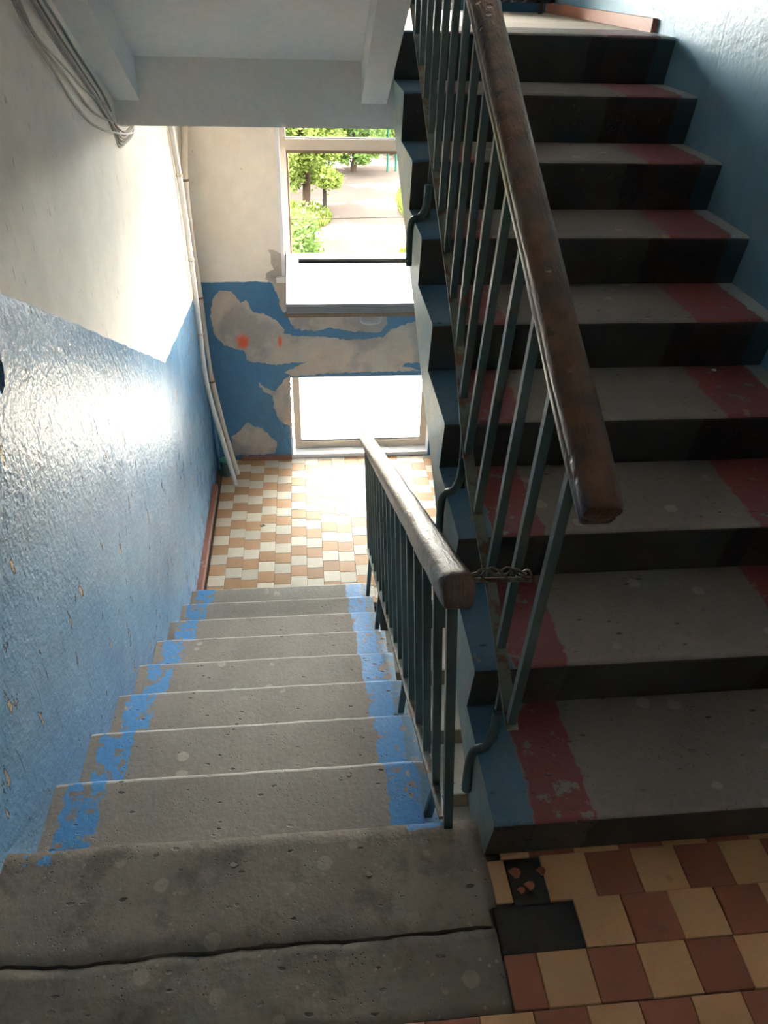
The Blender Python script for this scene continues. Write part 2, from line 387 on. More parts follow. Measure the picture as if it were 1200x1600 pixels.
patch('plaster_patch', [(405,1190),(440,1215),(480,1230),(520,1180),(543,1168),(550,1380),(520,1365),(495,1350),(475,1300),(470,1250),(430,1230)], M_patch, 4)
patch('plaster_patch', [(300,1420),(330,1400),(360,1360),(400,1380),(430,1385),(470,1430),(490,1440),(480,1490),(300,1500)], M_patch, 5)
# outside of the house and the yard level
GZ = -6.0
fc = MB()
for (x0, x1, z0, z1) in [(-16, -0.3, GZ, 9), (R+0.3, 18, GZ, 9), (-0.3, R+0.3, GZ, ZB), (-0.3, R+0.3, ZT, 9)]: fc.box(x0, x1, YO-0.35, YO, z0, z1)
struct(fc.build('wall_exterior', M_facade), 'rendered outer wall of the house')
struct(MB().box(-0.3, R+0.3, YB-0.2, YO-0.3, ZT, ZT+0.2).build('ceiling', M_ceiling), 'whitewashed ceiling high above the stairs')
struct(MB().box(0, R, YB, -0.1, 2.59, 2.79).build('ceiling.001', M_ceiling), 'underside of the floor landing above')

# ------------------------------------------------------------------ stair flights
def step_prof(n=5, r=0.014, ov=0.028):
    """(y, z) relative to the nose of one step: rounded nose, undercut riser"""
    pr = [(D + ov, 0), (r, 0)]
    for i in range(1, n+1):
        a = math.pi/2 + (math.pi/2 + 0.15) * i / n
        pr.append((r + r*math.cos(a), -r + r*math.sin(a)))
    pr.append((ov, -H)); return pr
def make_step(name, x0, x1, ny, nz, mat, parent, flip=False, seed=0, jit=0.002, nseg=22, nose=None):
    pr = step_prof(); n = len(pr); mb = MB(); vs = []; fs = []
    for i in range(nseg+1):
        x = x0 + (x1-x0)*i/nseg
        for j, (a, b) in enumerate(pr):
            p = V((x, a, b)); k = 0
            if 0 < j < n-1:
                k = jit*mnoise.noise(V((x*9, seed*3.1, j*0.1))) + jit*0.7*mnoise.noise(V((x*31, seed*5.3, 0)))
                if i in (0, nseg): k -= 0.003
            yy, zz = p.y - 0.5*k, p.z + 0.8*k
            vs.append((x, ny + (-yy if flip else yy), nz + zz))
    for i in range(nseg):
        for j in range(n):
            a = i*n + j; b = i*n + (j+1) % n; fs.append((a, b, b+n, a+n))
    fs.append(tuple(range(n))); fs.append(tuple(nseg*n + j for j in reversed(range(n))))
    o = mb.add(vs, fs).build(name, mat, parent, 40)
    if nose:
        o.data.materials.append(nose)
        for i in range(nseg):
            for j in range(1, 5): o.data.polygons[i*n + j].material_index = 1
    return o
def stringer(name, x0, x1, ya, yb, zf, c0, c1, mat, parent):
    """sloping slab between heights zf(y)+c0 and zf(y)+c1"""
    poly = [V((x0, ya, zf(ya)+c0)), V((x0, yb, zf(yb)+c0)), V((x0, yb, zf(yb)+c1)), V((x0, ya, zf(ya)+c1))]
    return MB().prism(poly, (x1-x0, 0, 0)).build(name, mat, parent)
upz = lambda y: H + S*(y - Y0)
dnz = lambda y: -S*y
SAW = -H - 0.028*S
# descending flight in front of the viewer
fd = thing('stair_flight', (W/2, 1.13, -1.0), 'worn grey concrete stair flight going down to the window, tread ends painted bright blue', 'stairs')
for k in range(1, 9): make_step('step', 0.0, W, k*D, -k*H, M_down, fd, flip=True, seed=k, nose=M_down_nose)
stringer('stringer', 0.0, 0.1, -0.02, 8*D+0.0, dnz, SAW-0.14, SAW, M_soffit, fd); stringer('stringer', W-0.1, W, -0.02, 8*D, dnz, SAW-0.14, SAW, M_soffit, fd)
stringer('soffit_slab', 0.1, W-0.1, -0.02, 8*D, dnz, SAW-0.06, SAW, M_soffit, fd)
# rising flight on the right
fu = thing('stair_flight', (1.53, 0, 0), 'dark concrete stair flight rising on the right, tread ends painted red', 'stairs')
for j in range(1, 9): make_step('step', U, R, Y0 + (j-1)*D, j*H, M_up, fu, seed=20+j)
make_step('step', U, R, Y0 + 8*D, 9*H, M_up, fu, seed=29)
def wavy_side():
    mb = MB(); n = 60; ya, yb = Y0+0.028, Y0 + 8*D + 0.02; vs = []; fs = []
    for i in range(n+1):
        y = ya + (yb-ya)*i/n; w = 0.012*mnoise.noise(V((y*4, 0, 3))) + 0.005*mnoise.noise(V((y*17, 2, 3)))
        zt = upz(y)+SAW; zb = max(upz(y)-0.30 + w, 0.0 if y < 0.02 else -1)
        for x in (U, U+0.1): vs += [(x, y, zt), (x, y, zb)]
    for i in range(n):
        a = i*4; fs += [(a, a+4, a+5, a+1), (a+2, a+3, a+7, a+6), (a, a+2, a+6, a+4), (a+1, a+5, a+7, a+3)]
    fs += [(0, 1, 3, 2), (n*4, n*4+2, n*4+3, n*4+1)]
    return mb.add(vs, fs).build('stringer', M_up, fu)
wavy_side()
stringer('soffit_slab', U+0.1, R-0.1, 0.12, Y0+8*D+0.02, upz, SAW-0.06, SAW, M_soffit, fu); stringer('stringer', R-0.1, R, 0.12, Y0+8*D+0.02, upz, SAW-0.14, SAW, M_soffit, fu)
# flight below, seen through the gap between the two
fl = thing('stair_flight', (1.53, 1.0, -2.8), 'pale concrete stair flight going on down below, seen through the gap', 'stairs')
YL = Y0 + 8*D
lz = lambda y: ZL - S*(YL - y)
for k in range(1, 9): make_step('step', U, R, YL - k*D, ZL - k*H, M_low, fl, seed=40+k)
stringer('soffit_slab', U, R, YL-8*D, YL, lz, SAW-0.10, SAW, M_soffit, fl)
# flight overhead: ribbed underside
YBEAM = 2.25
fo = thing('stair_flight', (0.5, 2.2, ZU), 'grey ribbed underside of the concrete stair flight overhead', 'stairs')
oz = lambda y: 1.15 + S*(YBEAM - y)          # underside of the ribs
stringer('rib', 0.0, 0.096, 0.0, YBEAM, oz, 0.0, 0.30, M_soffit, fo)
stringer('rib', 0.912, 1.008, 0.0, YBEAM, oz, 0.0, 0.30, M_soffit, fo)
stringer('soffit_slab', 0.096, 0.912, 0.0, YBEAM, oz, 0.14, 0.30, M_soffit, fo)
for k in range(1, 9): make_step('step', 0.0, 1.008, YBEAM - 0.1 - (k-1)*D, 1.49 + k*H - H + 0.10, M_low, fo, flip=True, seed=60+k, nseg=2)

# ------------------------------------------------------------------ landings
TS, TG = 0.0975, 0.0012
def tile_mesh(name, sx, sy, mat, t=0.009):
    mb = MB().box(-sx/2, sx/2, -sy/2, sy/2, -t, 0)
    me = bpy.data.meshes.new(name); me.from_pydata([tuple(v) for v in mb.v], [], mb.f); me.materials.append(mat)
    bm = bmesh.new(); bm.from_mesh(me); bmesh.ops.bevel(bm, geom=[e for e in bm.edges if all(v.co.z > -t/2 for v in e.verts)], offset=0.0012, segments=1, affect='EDGES'); bm.to_mesh(me); bm.free()
    return me
def put(name, me, parent, loc, rz=0.0):
    o = bpy.data.objects.new(name, me); C.objects.link(o); o.parent = parent; o.location = V(loc) - wloc(parent); o.rotation_euler.z = rz; return o
# lower half landing
fl2 = MB().box(0, R, 8*D-0.03, YF, ZL-0.2, ZL-0.006).build('floor', M_base); struct(fl2, 'lower half landing floor of cream and orange tiles')
mc, mo = tile_mesh('tile', TS-TG, TS-TG, M_tcream), tile_mesh('tile', TS-TG, TS-TG, M_torange)
stuff = MB(); ncol = int((R-0.045)/TS)+1; nrow = 18
for i in range(ncol):
    x = 0.045 + TS*(i+0.5)
    off = TS*(0.42*(i % 2) + 0.13*random.random() + 0.23*i) % (2*TS)
    for j in range(-2, nrow):
        y = 8*D + TS*(j+0.5) + off
        y0_, y1_ = y - TS/2, y + TS/2
        if y1_ < 8*D + 0.01 or y0_ > YF - 0.005: continue
        cream = (j % 2 == 0); jx, jy, jr, jz = random.uniform(-.0006,.0006), random.uniform(-.0006,.0006), random.uniform(-.006,.006), random.uniform(-.0008,.0006)
        if x > 1.62 or x + TS/2 > R:
            if x + TS/2 <= R: stuff.box(x-TS/2+TG/2, x+TS/2-TG/2, max(y0_, 8*D)+TG/2, min(y1_, YF)-TG/2, ZL-0.009, ZL+jz)
            continue
        if y0_ < 8*D or y1_ > YF:
            a, b = max(y0_, 8*D), min(y1_, YF)
            put('tile', tile_mesh('tile', TS-TG, b-a-TG, M_tcream if cream else M_torange), fl2, (x+jx, (a+b)/2, ZL+jz))
        else: put('tile', mc if cream else mo, fl2, (x+jx, y+jy, ZL+jz), jr)
so = stuff.build('tiles_beyond', M_tcream, fl2); so['kind'] = 'stuff'
bl = MB()
for i in range(40):
    pass
struct(MB().box(0, 0.03, 8*D+0.03, 3.46, ZL, ZL+0.055).build('baseboard_left', M_skirt), 'flaking red painted skirting along the lower landing')
struct(MB().box(0.17, WX0, YF-0.018, YF, ZL, ZL+0.03).build('baseboard_back', M_skirt), 'dirty skirting under the window wall')
# upper half landing with its front beam
fu2 = MB().box(0, R, YBEAM+0.2, YF, ZU-0.11, ZU-0.002).build('floor.001', M_low); struct(fu2, 'upper half landing slab')
MB().box(0, U+0.09, YBEAM, YBEAM+0.2, 1.065, ZU-0.003).build('beam', M_soffit, fu2)
MB().box(U+0.09, R, YBEAM+0.06, YBEAM+0.2, 1.10, 1.30).build('beam', M_soffit, fu2)
struct(MB().box(R-0.02, R, 2.34, YF, ZU, ZU+0.045).build('baseboard_right', M_skirt), 'flaking red brown skirting on the upper landing')
# floor landing under the viewer
fn = MB().box(0, R, YB, 0.0, -0.2, -0.03).build('floor.002', M_base); struct(fn, 'floor landing of worn concrete and red and yellow tiles')
def crack_y(x): return -0.236 + 0.010*mnoise.noise(V((x*7, 1.3, 0))) + 0.004*mnoise.noise(V((x*33, 4.1, 0))) + 0.006*(x-0.5)
def slab(name, x0, x1, f0, f1, z, mat, n=60, rough=0.002, thick=0.06):
    """rough concrete piece between y = f0(x) and y = f1(x)"""
    mb = MB(); vs = []; fs = []; m = 14
    for i in range(n+1):
        x = x0 + (x1-x0)*i/n
        for j in range(m+1):
            y = f0(x) + (f1(x)-f0(x))*j/m
            zz = z + rough*mnoise.noise(V((x*14, y*14, 2))) + rough*0.6*mnoise.noise(V((x*45, y*45, 5)))
            if j in (0, m): zz -= 0.005
            vs.append((x, y, zz))
    for i in range(n):
        for j in range(m):
            a = i*(m+1)+j; fs.append((a, a+1, a+m+2, a+m+1))
    b = len(vs); bd = [i*(m+1) for i in range(n+1)] + [n*(m+1)+j for j in range(1, m+1)] + [i*(m+1)+m for i in range(n-1, -1, -1)] + [j for j in range(m-1, 0, -1)]
    for k in bd: vs.append((vs[k][0], vs[k][1], z - thick))
    L_ = len(bd)
    for k in range(L_): fs.append((bd[k], bd[(k+1) % L_], b+(k+1) % L_, b+k))
    fs.append(tuple(b+k for k in range(L_)))
    mb.add(vs, fs); return mb.build(name, mat, fn, 35)
slab('concrete_slab', 0.0, 1.012, crack_y, lambda x: 0.006*mnoise.noise(V((x*6, 0, 9)))*0.5, 0.0, M_slab, thick=0.19)
slab('concrete_slab', 0.0, 1.018, lambda x: -0.394 + 0.004*mnoise.noise(V((x*20, 3, 0))), lambda x: crack_y(x) - 0.006 - 0.004*mnoise.noise(V((x*15, 7, 0))), -0.002, M_slab2, rough=0.004)
slab('concrete_slab', 1.012, 1.03, lambda x: -0.2, lambda x: 0.0, -0.006, M_slab, n=4)
# blue paint left on the slab nose by the railing
TP = 0.1015
my, mr = tile_mesh('tile', TP-0.0015, TP-0.0035, M_tyel), tile_mesh('tile', TP-0.0015, TP-0.0035, M_tred)
# rows: top y, x of one joint, whether the tile right of that joint is yellow
rows = [(-0.098, 1.16-TP*0.35, 0), (-0.1965, 1.146, 1), (-0.296, 1.19, 1), (-0.398, 1.057, 1)]
for n in range(1, 9): rows.append((-0.398 - 0.1005*n, 1.057 + (0.034 if n % 2 else -0.02)*1.0 - (0.0 if n > 1 else 0), (n % 2 == 0)))
def near_row(ytop_, ybot, xj, yel, xa, xb):
    i0 = math.floor((xa - xj)/TP)
    for i in range(i0, 30):
        a, b = xj + i*TP, xj + (i+1)*TP
        if a >= xb: break
        isy = ((i % 2 == 0) == bool(yel)); aa, bb = max(a, xa), min(b, xb)
        if bb - aa < 0.012: continue
        jr, jz = random.uniform(-.004, .004), random.uniform(-.001, .001)
        cy = (ytop_ + ybot)/2; ln = ytop_ - ybot
        if bb - aa < TP - 0.001 or abs(ln - 0.0995) > 0.004:
            put('tile', tile_mesh('tile', bb-aa-0.0015, ln-0.0025, M_tyel if isy else M_tred), fn, ((aa+bb)/2, cy, 0.001+jz))
        else: put('tile', my if isy else mr, fn, ((aa+bb)/2, cy, 0.001+jz), jr)
near_row(-0.06, -0.1, 1.125, 0, 1.06, R-0.002)                       # under the first riser
near_row(-0.1, -0.1965, 1.146, 1, 1.146, R-0.002)
put('tile', tile_mesh('tile', 0.036, 0.09, M_tyel), fn, (1.048, -0.148, 0.0), 0.03)
near_row(-0.1965, -0.296, 1.192, 1, 1.192, R-0.002)
near_row(-0.296, -0.396, 1.087, 1, 1.022, R-0.002)
near_row(-0.3975, -0.4965, 1.055, 0, 0.0, R-0.002)
for n in range(1, 7): near_row(-0.3975-0.1*n, -0.4965-0.1*n, 1.055+(0.04 if n % 2 else 0), n % 2, 0.0, R-0.002)
slab('mortar_patch', 1.022, 1.19, lambda x: -0.294+0.003*mnoise.noise(V((x*40, 0, 0))), lambda x: -0.2, 0.0, M_mortar, n=16, rough=0.0015)
slab('mortar_patch', 1.07, 1.144, lambda x: -0.197, lambda x: -0.1, -0.004, M_mortar, n=12, rough=0.004)
for q, r_ in [((805,1365),0.012),((828,1385),0.01),((846,1362),0.009),((815,1392),0.007)]:
    c = on(q, 2, -0.002)
    MB().prism([c + V((r_*(1+0.4*math.sin(3*t))*math.cos(t), r_*math.sin(t), 0)) for t in [2*math.pi*i/7 for i in range(7)]], (0, 0, 0.004)).build('tile_fragment', M_tred, fn)

struct(MB().box(0, R, YB, YF, -2.99, -2.79).build('floor.004', M_low), 'storey floor below, at the foot of the lower flight')
# ------------------------------------------------------------------ windows
def bx(parent, name, mat, x0, x1, y0, y1, z0, z1): return MB().box(x0, x1, y0, y1, z0, z1).build(name, mat, parent)
def window_root(name, z, label):
    o = bpy.data.objects.new(name, None); C.objects.link(o); o.location = ((WX0+WX1)/2, YF+0.1, z); o['kind'] = 'structure'; o['label'] = label; return o
def lower_window(name, z0, label):
    r = window_root(name, z0, label); zt = z0 + 0.65; y0, y1 = YF+0.09, YF+0.14
    bx(r, 'frame_post', M_frame, WX0+0.025, WX0+0.075, y0, y1, z0+0.03, zt); bx(r, 'frame_post', M_frame, WX1-0.055, WX1-0.005, y0, y1, z0+0.03, zt)
    bx(r, 'frame_rail', M_frame, WX0+0.075, WX1-0.055, y0, y1, z0+0.03, z0+0.085)
    bx(r, 'frame_rail', M_frame, WX0+0.075, WX1-0.055, y0, y1, zt-0.03, zt)
    bx(r, 'gasket', M_gasket, WX0+0.075, WX1-0.055, y0+0.012, y0+0.03, z0+0.085, z0+0.093)
    bx(r, 'pane', M_glass, WX0+0.075, WX1-0.055, y0+0.018, y0+0.024, z0+0.093, zt-0.03)
    bx(r, 'sill', M_reveal, WX0, WX1, YF-0.0, YO-0.02, z0-0.002, z0+0.03)
    bx(r, 'reveal', M_reveal, WX0, WX0+0.012, YF-0.001, y0, z0+0.03, zt)
    bx(r, 'reveal', M_reveal, WX1-0.004, WX1, YF-0.001, y0, z0+0.03, zt)
    return r
def main_window(name, dz, label, opened):
    r = window_root(name, -0.07+dz, label); y0, y1 = YF+0.06, YF+0.12; zb, zt = -0.07+dz, 1.19+dz
    if not opened: zb, zt = 2.13, 3.9  # unseen upper window stretched downward to bring in more daylight
    bx(r, 'frame_post', M_frame, WX0+0.02, WX0+0.055, y0, y1, zb+0.03, zt); bx(r, 'frame_post', M_frame, WX1-0.055, WX1-0.005, y0, y1, zb+0.03, zt)
    bx(r, 'frame_rail', M_frame, WX0+0.055, WX1-0.055, y0, y1, zb+0.03, 0.05+dz)
    bx(r, 'transom', M_frame, WX0+0.055, WX1-0.055, y0, y1, 0.685+dz, 0.745+dz)
    bx(r, 'glazing_bead', M_brownrail, WX0+0.055, WX1-0.055, y0+0.004, y1, 0.668+dz, 0.685+dz)
    bx(r, 'glazing_bead', M_brownrail, WX0+0.055, WX0+0.066, y0+0.01, y1, 0.05+dz, 0.668+dz)
    bx(r, 'frame_rail', M_frame, WX0+0.055, WX1-0.055, y0, y1, zt-0.04, zt)
    bx(r, 'gasket', M_gasket, WX0+0.055, WX1-0.055, y0+0.015, y0+0.035, 0.745+dz, 0.75+dz)
    bx(r, 'pane', M_glass, WX0+0.055, WX1-0.055, y0+0.022, y0+0.028, 0.75+dz, zt-0.04)
    bx(r, 'sill', M_reveal, WX0-0.04, WX1+0.02, YF-0.035, YO-0.02, zb-0.002, zb+0.03)
    bx(r, 'reveal', M_reveal, WX0-0.002, WX0+0.02, YF-0.004, y0, zb+0.03, zt); bx(r, 'reveal', M_reveal, WX1-0.005, WX1, YF-0.004, y0, zb+0.03, zt)
    # the sash, hinged at its foot
    L_, x0, x1 = 0.655, WX0+0.03, WX1-0.02
    a = math.radians(98) if opened else 0.0
    hy, hz = y0+0.005, 0.055+dz
    def q(x, l, t):   # l along the sash from the hinge, t towards its outer face
        return V((x, hy - l*math.sin(a) + t*math.cos(a), hz + l*math.cos(a) + t*math.sin(a)))
    def sb(name, mat, xa, xb, la, lb, ta, tb, parent):
        return MB().add([q(xa,la,ta),q(xb,la,ta),q(xb,lb,ta),q(xa,lb,ta),q(xa,la,tb),q(xb,la,tb),q(xb,lb,tb),q(xa,lb,tb)],
                        [(0,3,2,1),(4,5,6,7),(0,1,5,4),(1,2,6,5),(2,3,7,6),(3,0,4,7)]).build(name, mat, parent)
    fr = MB(); w = 0.06; t0, t1 = -0.03, 0.03
    for (xa, xb, la, lb) in [(x0, x0+w, 0, L_), (x1-w, x1, 0, L_), (x0+w, x1-w, 0, w), (x0+w, x1-w, L_-w, L_)]:
        fr.add([q(xa,la,t0),q(xb,la,t0),q(xb,lb,t0),q(xa,lb,t0),q(xa,la,t1),q(xb,la,t1),q(xb,lb,t1),q(xa,lb,t1)],
               [(0,3,2,1),(4,5,6,7),(0,1,5,4),(1,2,6,5),(2,3,7,6),(3,0,4,7)])
    sash = fr.build('sash', M_sash, r); sash['label'] = 'white sash tilted open into the stairwell'
    for (la, lb) in [(w, w+0.014), (L_-w-0.014, L_-w)]: sb('gasket', M_gasket, x0+w, x1-w, la, lb, 0.0, 0.027, sash)
    for xa in (x0+w, x1-w-0.014): sb('gasket', M_gasket, xa, xa+0.014, w+0.014, L_-w-0.014, 0.0, 0.027, sash)
    sb('pane', M_glass2, x0+w+0.014, x1-w-0.014, w+0.014, L_-w-0.014, 0.004, 0.012, sash)
    sb('edge_strip', M_edge, x0, x1, L_, L_+0.006, -0.02, 0.012, sash)
    sb('edge_strip', M_brownrail, x0-0.012, x1, L_-0.012, L_+0.004, -0.052, -0.03, sash)
    xm = x0 + 0.49
    hd = MB().sweep(smooth_path([q(xm-0.055, L_-0.035, -0.052), q(xm-0.05, L_-0.02, -0.095), q(xm, L_-0.01, -0.102), q(xm+0.05, L_-0.02, -0.095), q(xm+0.055, L_-0.035, -0.052)], 4), [(-0.011,-0.005),(0.011,-0.005),(0.011,0.005),(-0.011,0.005)])
    hd.build('handle', M_upvc, sash)
    return r
main_window('window_1', 0.0, 'stair window with white sash folded open and yard view', True)
lower_window('window_2', ZL, 'low window at the floor of the lower landing')
lower_window('window_3', ZU, 'low window at the floor of the upper landing')
main_window('window_4', 2.79, 'closed upper landing window, unseen, made taller to let in more light', False)

# ------------------------------------------------------------------ railings
PROF = [(-0.022,-0.034),(0.022,-0.034),(0.027,-0.029),(0.0285,-0.014),(0.0255,-0.009),(0.027,-0.005),(0.031,0.001),(0.031,0.012),(0.027,0.022),(0.016,0.029),(0,0.031),(-0.016,0.029),(-0.027,0.022),(-0.031,0.012),(-0.031,0.001),(-0.027,-0.005),(-0.0255,-0.009),(-0.0285,-0.014),(-0.027,-0.029)]
PROF2 = [(-0.021,-0.036),(0.021,-0.036),(0.027,-0.031),(0.029,-0.018),(0.030,-0.006),(0.031,0.006),(0.029,0.017),(0.024,0.025),(0.014,0.030),(0,0.031),(-0.014,0.030),(-0.024,0.025),(-0.029,0.017),(-0.031,0.006),(-0.030,-0.006),(-0.029,-0.018),(-0.027,-0.031)]
def handrail(a, b, parent, n=70, k=1.0, wob=0.07, flex=None, prof=PROF):
    path = [V(a).lerp(V(b), i/n) for i in range(n+1)]
    if flex: path = [p + V((flex*math.sin(math.pi*i/n), 0, 0)) for i, p in enumerate(path)]
    d = (path[-1]-path[0]).normalized()
    mb = MB(); pr = [(x*k, z*k) for x, z in prof]
    # slightly rounded ends
    sw = [path[0] - d*0.004] + path + [path[-1] + d*0.004]
    mb.sweep(sw, pr, side=(1, 0, 0), wob=wob)
    m_ = len(pr)
    for i in list(range(m_)) + list(range(len(mb.v)-m_, len(mb.v))):
        c = sw[0] if i < m_ else sw[-1]; mb.v[i] = c + (mb.v[i]-c)*0.90
    return mb.build('handrail', M_rail, parent, 50)
def flat_rail(pts, parent, w=0.026, t=0.007):
    return MB().sweep(pts, [(-w/2,-t/2),(w/2,-t/2),(w/2,t/2),(-w/2,t/2)], side=(1, 0, 0)).build('bottom_rail', M_flat, parent)
# railing of the rising flight
ru = thing('stair_railing', (1.075, 0.03, H), 'tall green steel railing with dark wooden handrail beside the rising flight', 'railing')
rb = lambda y: V((1.072 + 0.004*y - 0.016*math.exp(-((y-0.56)/0.22)**2), y, upz(y)+0.08))
rt = lambda y: V((1.098 - 0.012*y, y, upz(y) + 0.755))
flat_rail([rb(y) for y in [0.005 + 2.28*i/24 for i in range(25)]], ru)
y = 0.02; nb = 0
while y < 2.3:
    b = rb(y); t = rt(y); t.z -= 0.03
    MB().bar(b + V((0, 0, -0.004)), t, 0.018, 0.017).build('baluster', M_steel, ru); y += 0.141; nb += 1
handrail(V((1.100, -0.105, upz(-0.105)+0.768)), V((1.085, 2.30, upz(2.30)+0.768)), ru, n=90, flex=-0.012)
for (yy, jn) in [(0.10, 1), (0.66, 3), (1.50, 6)]:
    zt = jn*H
    b = rb(yy)
    MB().bar((1.069, yy, zt-0.002), b, 0.016, 0.012).build('leg', M_steel, ru)
    yb_ = yy - 0.03
    br = smooth_path([(1.066, yy-0.008, zt+0.10), (1.062, yy-0.012, zt+0.04), (1.044, yb_, zt+0.012), (1.019, yb_, zt+0.0), (1.012, yb_, zt-0.05), (1.013, yb_-0.005, zt-0.14)], 6)
    MB().tube(br, 0.011, 8, wob=0.25).build('bracket', M_steel, ru, 60)
# railing of the descending flight
rd = thing('stair_railing', (0.954, -0.012, 0), 'lower steel railing with shiny worn brown handrail beside the descending flight', 'railing')
db = lambda y: V((0.949 + 0.010*y, y, 0.012 - 0.452*y))
A_, B_ = V((0.912, -0.055, 0.748)), V((0.954, 2.36, -0.362))
dt = lambda y: A_.lerp(B_, (y - A_.y)/(B_.y - A_.y))
flat_rail([db(y) for y in [0.0 + 2.33*i/20 for i in range(21)]], rd, 0.020)
for i in range(17):
    y = -0.010 + 0.1435*i; b = db(y); t = dt(y); t.z -= 0.028
    if i == 0: b = V((0.953, -0.012, -0.012))
    MB().bar(b + V((0.006, 0, -0.004 if i else 0)), t, 0.019, 0.017).build('baluster', M_steel, rd)
handrail(A_, B_, rd, n=90, k=0.93, prof=PROF2)
for (yy, k, fx) in [(0.115, 1, 0.940), (0.70, 3, 0.950), (1.575, 6, 0.955), (2.15, 8, 0.962)]:
    MB().bar((fx, yy, -k*H-0.002), db(yy) + V((0.004, 0.0, 0)), 0.020, 0.014).build('leg', M_steel, rd)
# wire tying both railings
wt = thing('wire_tie', (1.0, -0.02, 0.72), 'twisted rusty wire tying the lower handrail to the tall railing', 'wire')
pa, pb = on((735, 898), 1, -0.035), on((822, 897), 1, 0.02)
for s_ in range(3):
    pts = []
    for i in range(25):
        t = i/24; c = pa.lerp(pb, t); an = t*14 + s_*2.1; k = 0.006*(1-abs(2*t-1)**6)
        pts.append(c + V((0, k*math.cos(an), k*math.sin(an) + (0.008 if s_ else -0.008)*math.sin(math.pi*t))))
    MB().tube(pts, 0.0022, 6).build('strand', M_wire, wt, 60)
lp = [pb + V((0.010*math.cos(t), 0.012*math.sin(t), 0.005*math.sin(2*t)-0.004)) for t in [2*math.pi*i/16 for i in range(17)]]
MB().tube(lp, 0.0025, 6).build('loop', M_wire, wt, 60)
MB().tube([pa+V((0,0,-0.012)), pb+V((0.008,0,-0.012))], 0.0045, 6).build('rod', M_flat, wt, 60)

# ------------------------------------------------------------------ pipes, cables, small things
def px_path(qs, axis, vals): return [on(q, axis, v) for q, v in zip(qs, vals)]
p1 = [(0.028,3.68,1.06),(0.026,3.67,0.60),(0.03,3.66,0.18),(0.03,3.66,-0.31),(0.034,3.64,-0.67),(0.083,3.60,-1.00),(0.14,3.545,ZL)]
q1 = [on((267,195),0,.022), on((280,274),0,.022), on((297,394),0,.026), on((312,517),0,.028), on((323,600),0,.036), on((344,675),1,3.52), on((368,752),1,3.52)]
q1[-1].z = ZL + 0.001
q1 = [V((0.024, q1[0].y, 1.06))] + q1
c1 = MB().tube(smooth_path(q1), 0.0155, 10).build('conduit_pipe', M_pvc, None, 60, loc=q1[-1]); tag(c1, 'slim bright white plastic conduit, leftmost of two in the corner', 'pipe')
q2 = [on((288,195),1,3.80), on((289,281),1,3.72), on((299,375),1,3.72), on((312,465),1,3.74), on((325,566),1,3.75), on((331,596),1,3.74), on((351,675),1,3.70), on((371,742),1,3.66)]
q2[-1].z = ZL + 0.001
q2 = [V((q2[0].x, 3.80, 1.06))] + q2
c2 = MB().tube(smooth_path(q2), 0.0195, 10).build('conduit_pipe', M_pvc2, None, 60, loc=q2[-1]); tag(c2, 'thicker beige plastic conduit, rightmost of two in the corner', 'pipe')
def clip(p, r, mat, par): MB().lathe(p, [(r, -0.007), (r+0.003, -0.005), (r+0.003, 0.005), (r, 0.007)], 14).build('clip', mat, par)
for q in [(280,270),(300,400),(313,523)]: clip(min(smooth_path(q1, 20), key=lambda p: abs((p - on(q, 0, p.x if p.x > 0.001 else 0.01)).length)), 0.016, M_pvc2, c1)
for q in [(290,283),(313,467),(331,597)]: clip(min(smooth_path(q2, 20), key=lambda p: abs((p - on(q, 1, p.y)).length)), 0.020, M_clip, c2)
tag(MB().tube([(0.016, 3.74, ZL+0.001), (0.016, 3.74, -0.6), (0.014, 3.75, 0.3)], 0.012, 10).build('heating_pipe', M_bluepipe, None, 60, loc=(0.016, 3.74, ZL)), 'thin blue painted pipe running up the corner', 'pipe')
jl = thing('tin_can', (0.075, 3.66, ZL), 'small dark tin can with green rim on the landing corner', 'can')
MB().lathe((0.075, 3.66, ZL+0.001), [(0.036, 0), (0.04, 0.006), (0.04, 0.11), (0.036, 0.115)]).build('body', M_jar, jl, 40)
MB().lathe((0.075, 3.66, ZL+0.115), [(0.036, 0), (0.041, 0.004), (0.041, 0.012), (0.036, 0.014)]).build('rim', M_jarrim, jl, 40)
# cables sagging along the left wall
def cable(name, qs, off, r, mat, label, group=None, tail=None):
    pts = [on((a/3 , b/3), 0, off) for a, b in qs]
    if tail: pts += [V(t) for t in tail]
    pts = [pts[0] + (pts[0]-pts[1])*2.5] + pts
    o = MB().tube(smooth_path(pts, 8), r, 6).build(name, mat, None, 60, loc=pts[-1]); tag(o, label, 'cable', group); return o
G = 'cable bundle on the left wall'
cable('cable', [(60,0),(120,130),(170,210),(262,350),(330,460),(400,550),(430,580),(480,606),(540,622),(590,628),(625,622)], 0.010, 0.0042, M_cab1, 'lowest sagging pale cable on the left wall, looping widest below the others')
cable('cable', [(75,0),(140,130),(185,200),(300,345),(370,440),(440,525),(520,570),(570,588),(610,588)], 0.009, 0.0036, M_cab1, 'second lowest sagging pale cable on the left wall')
cable('cable', [(90,0),(150,130),(210,215),(290,300),(380,400),(440,455),(500,490)], 0.008, 0.003, M_cab1, 'thin pale cable sagging just below the tight bundle on the left wall')
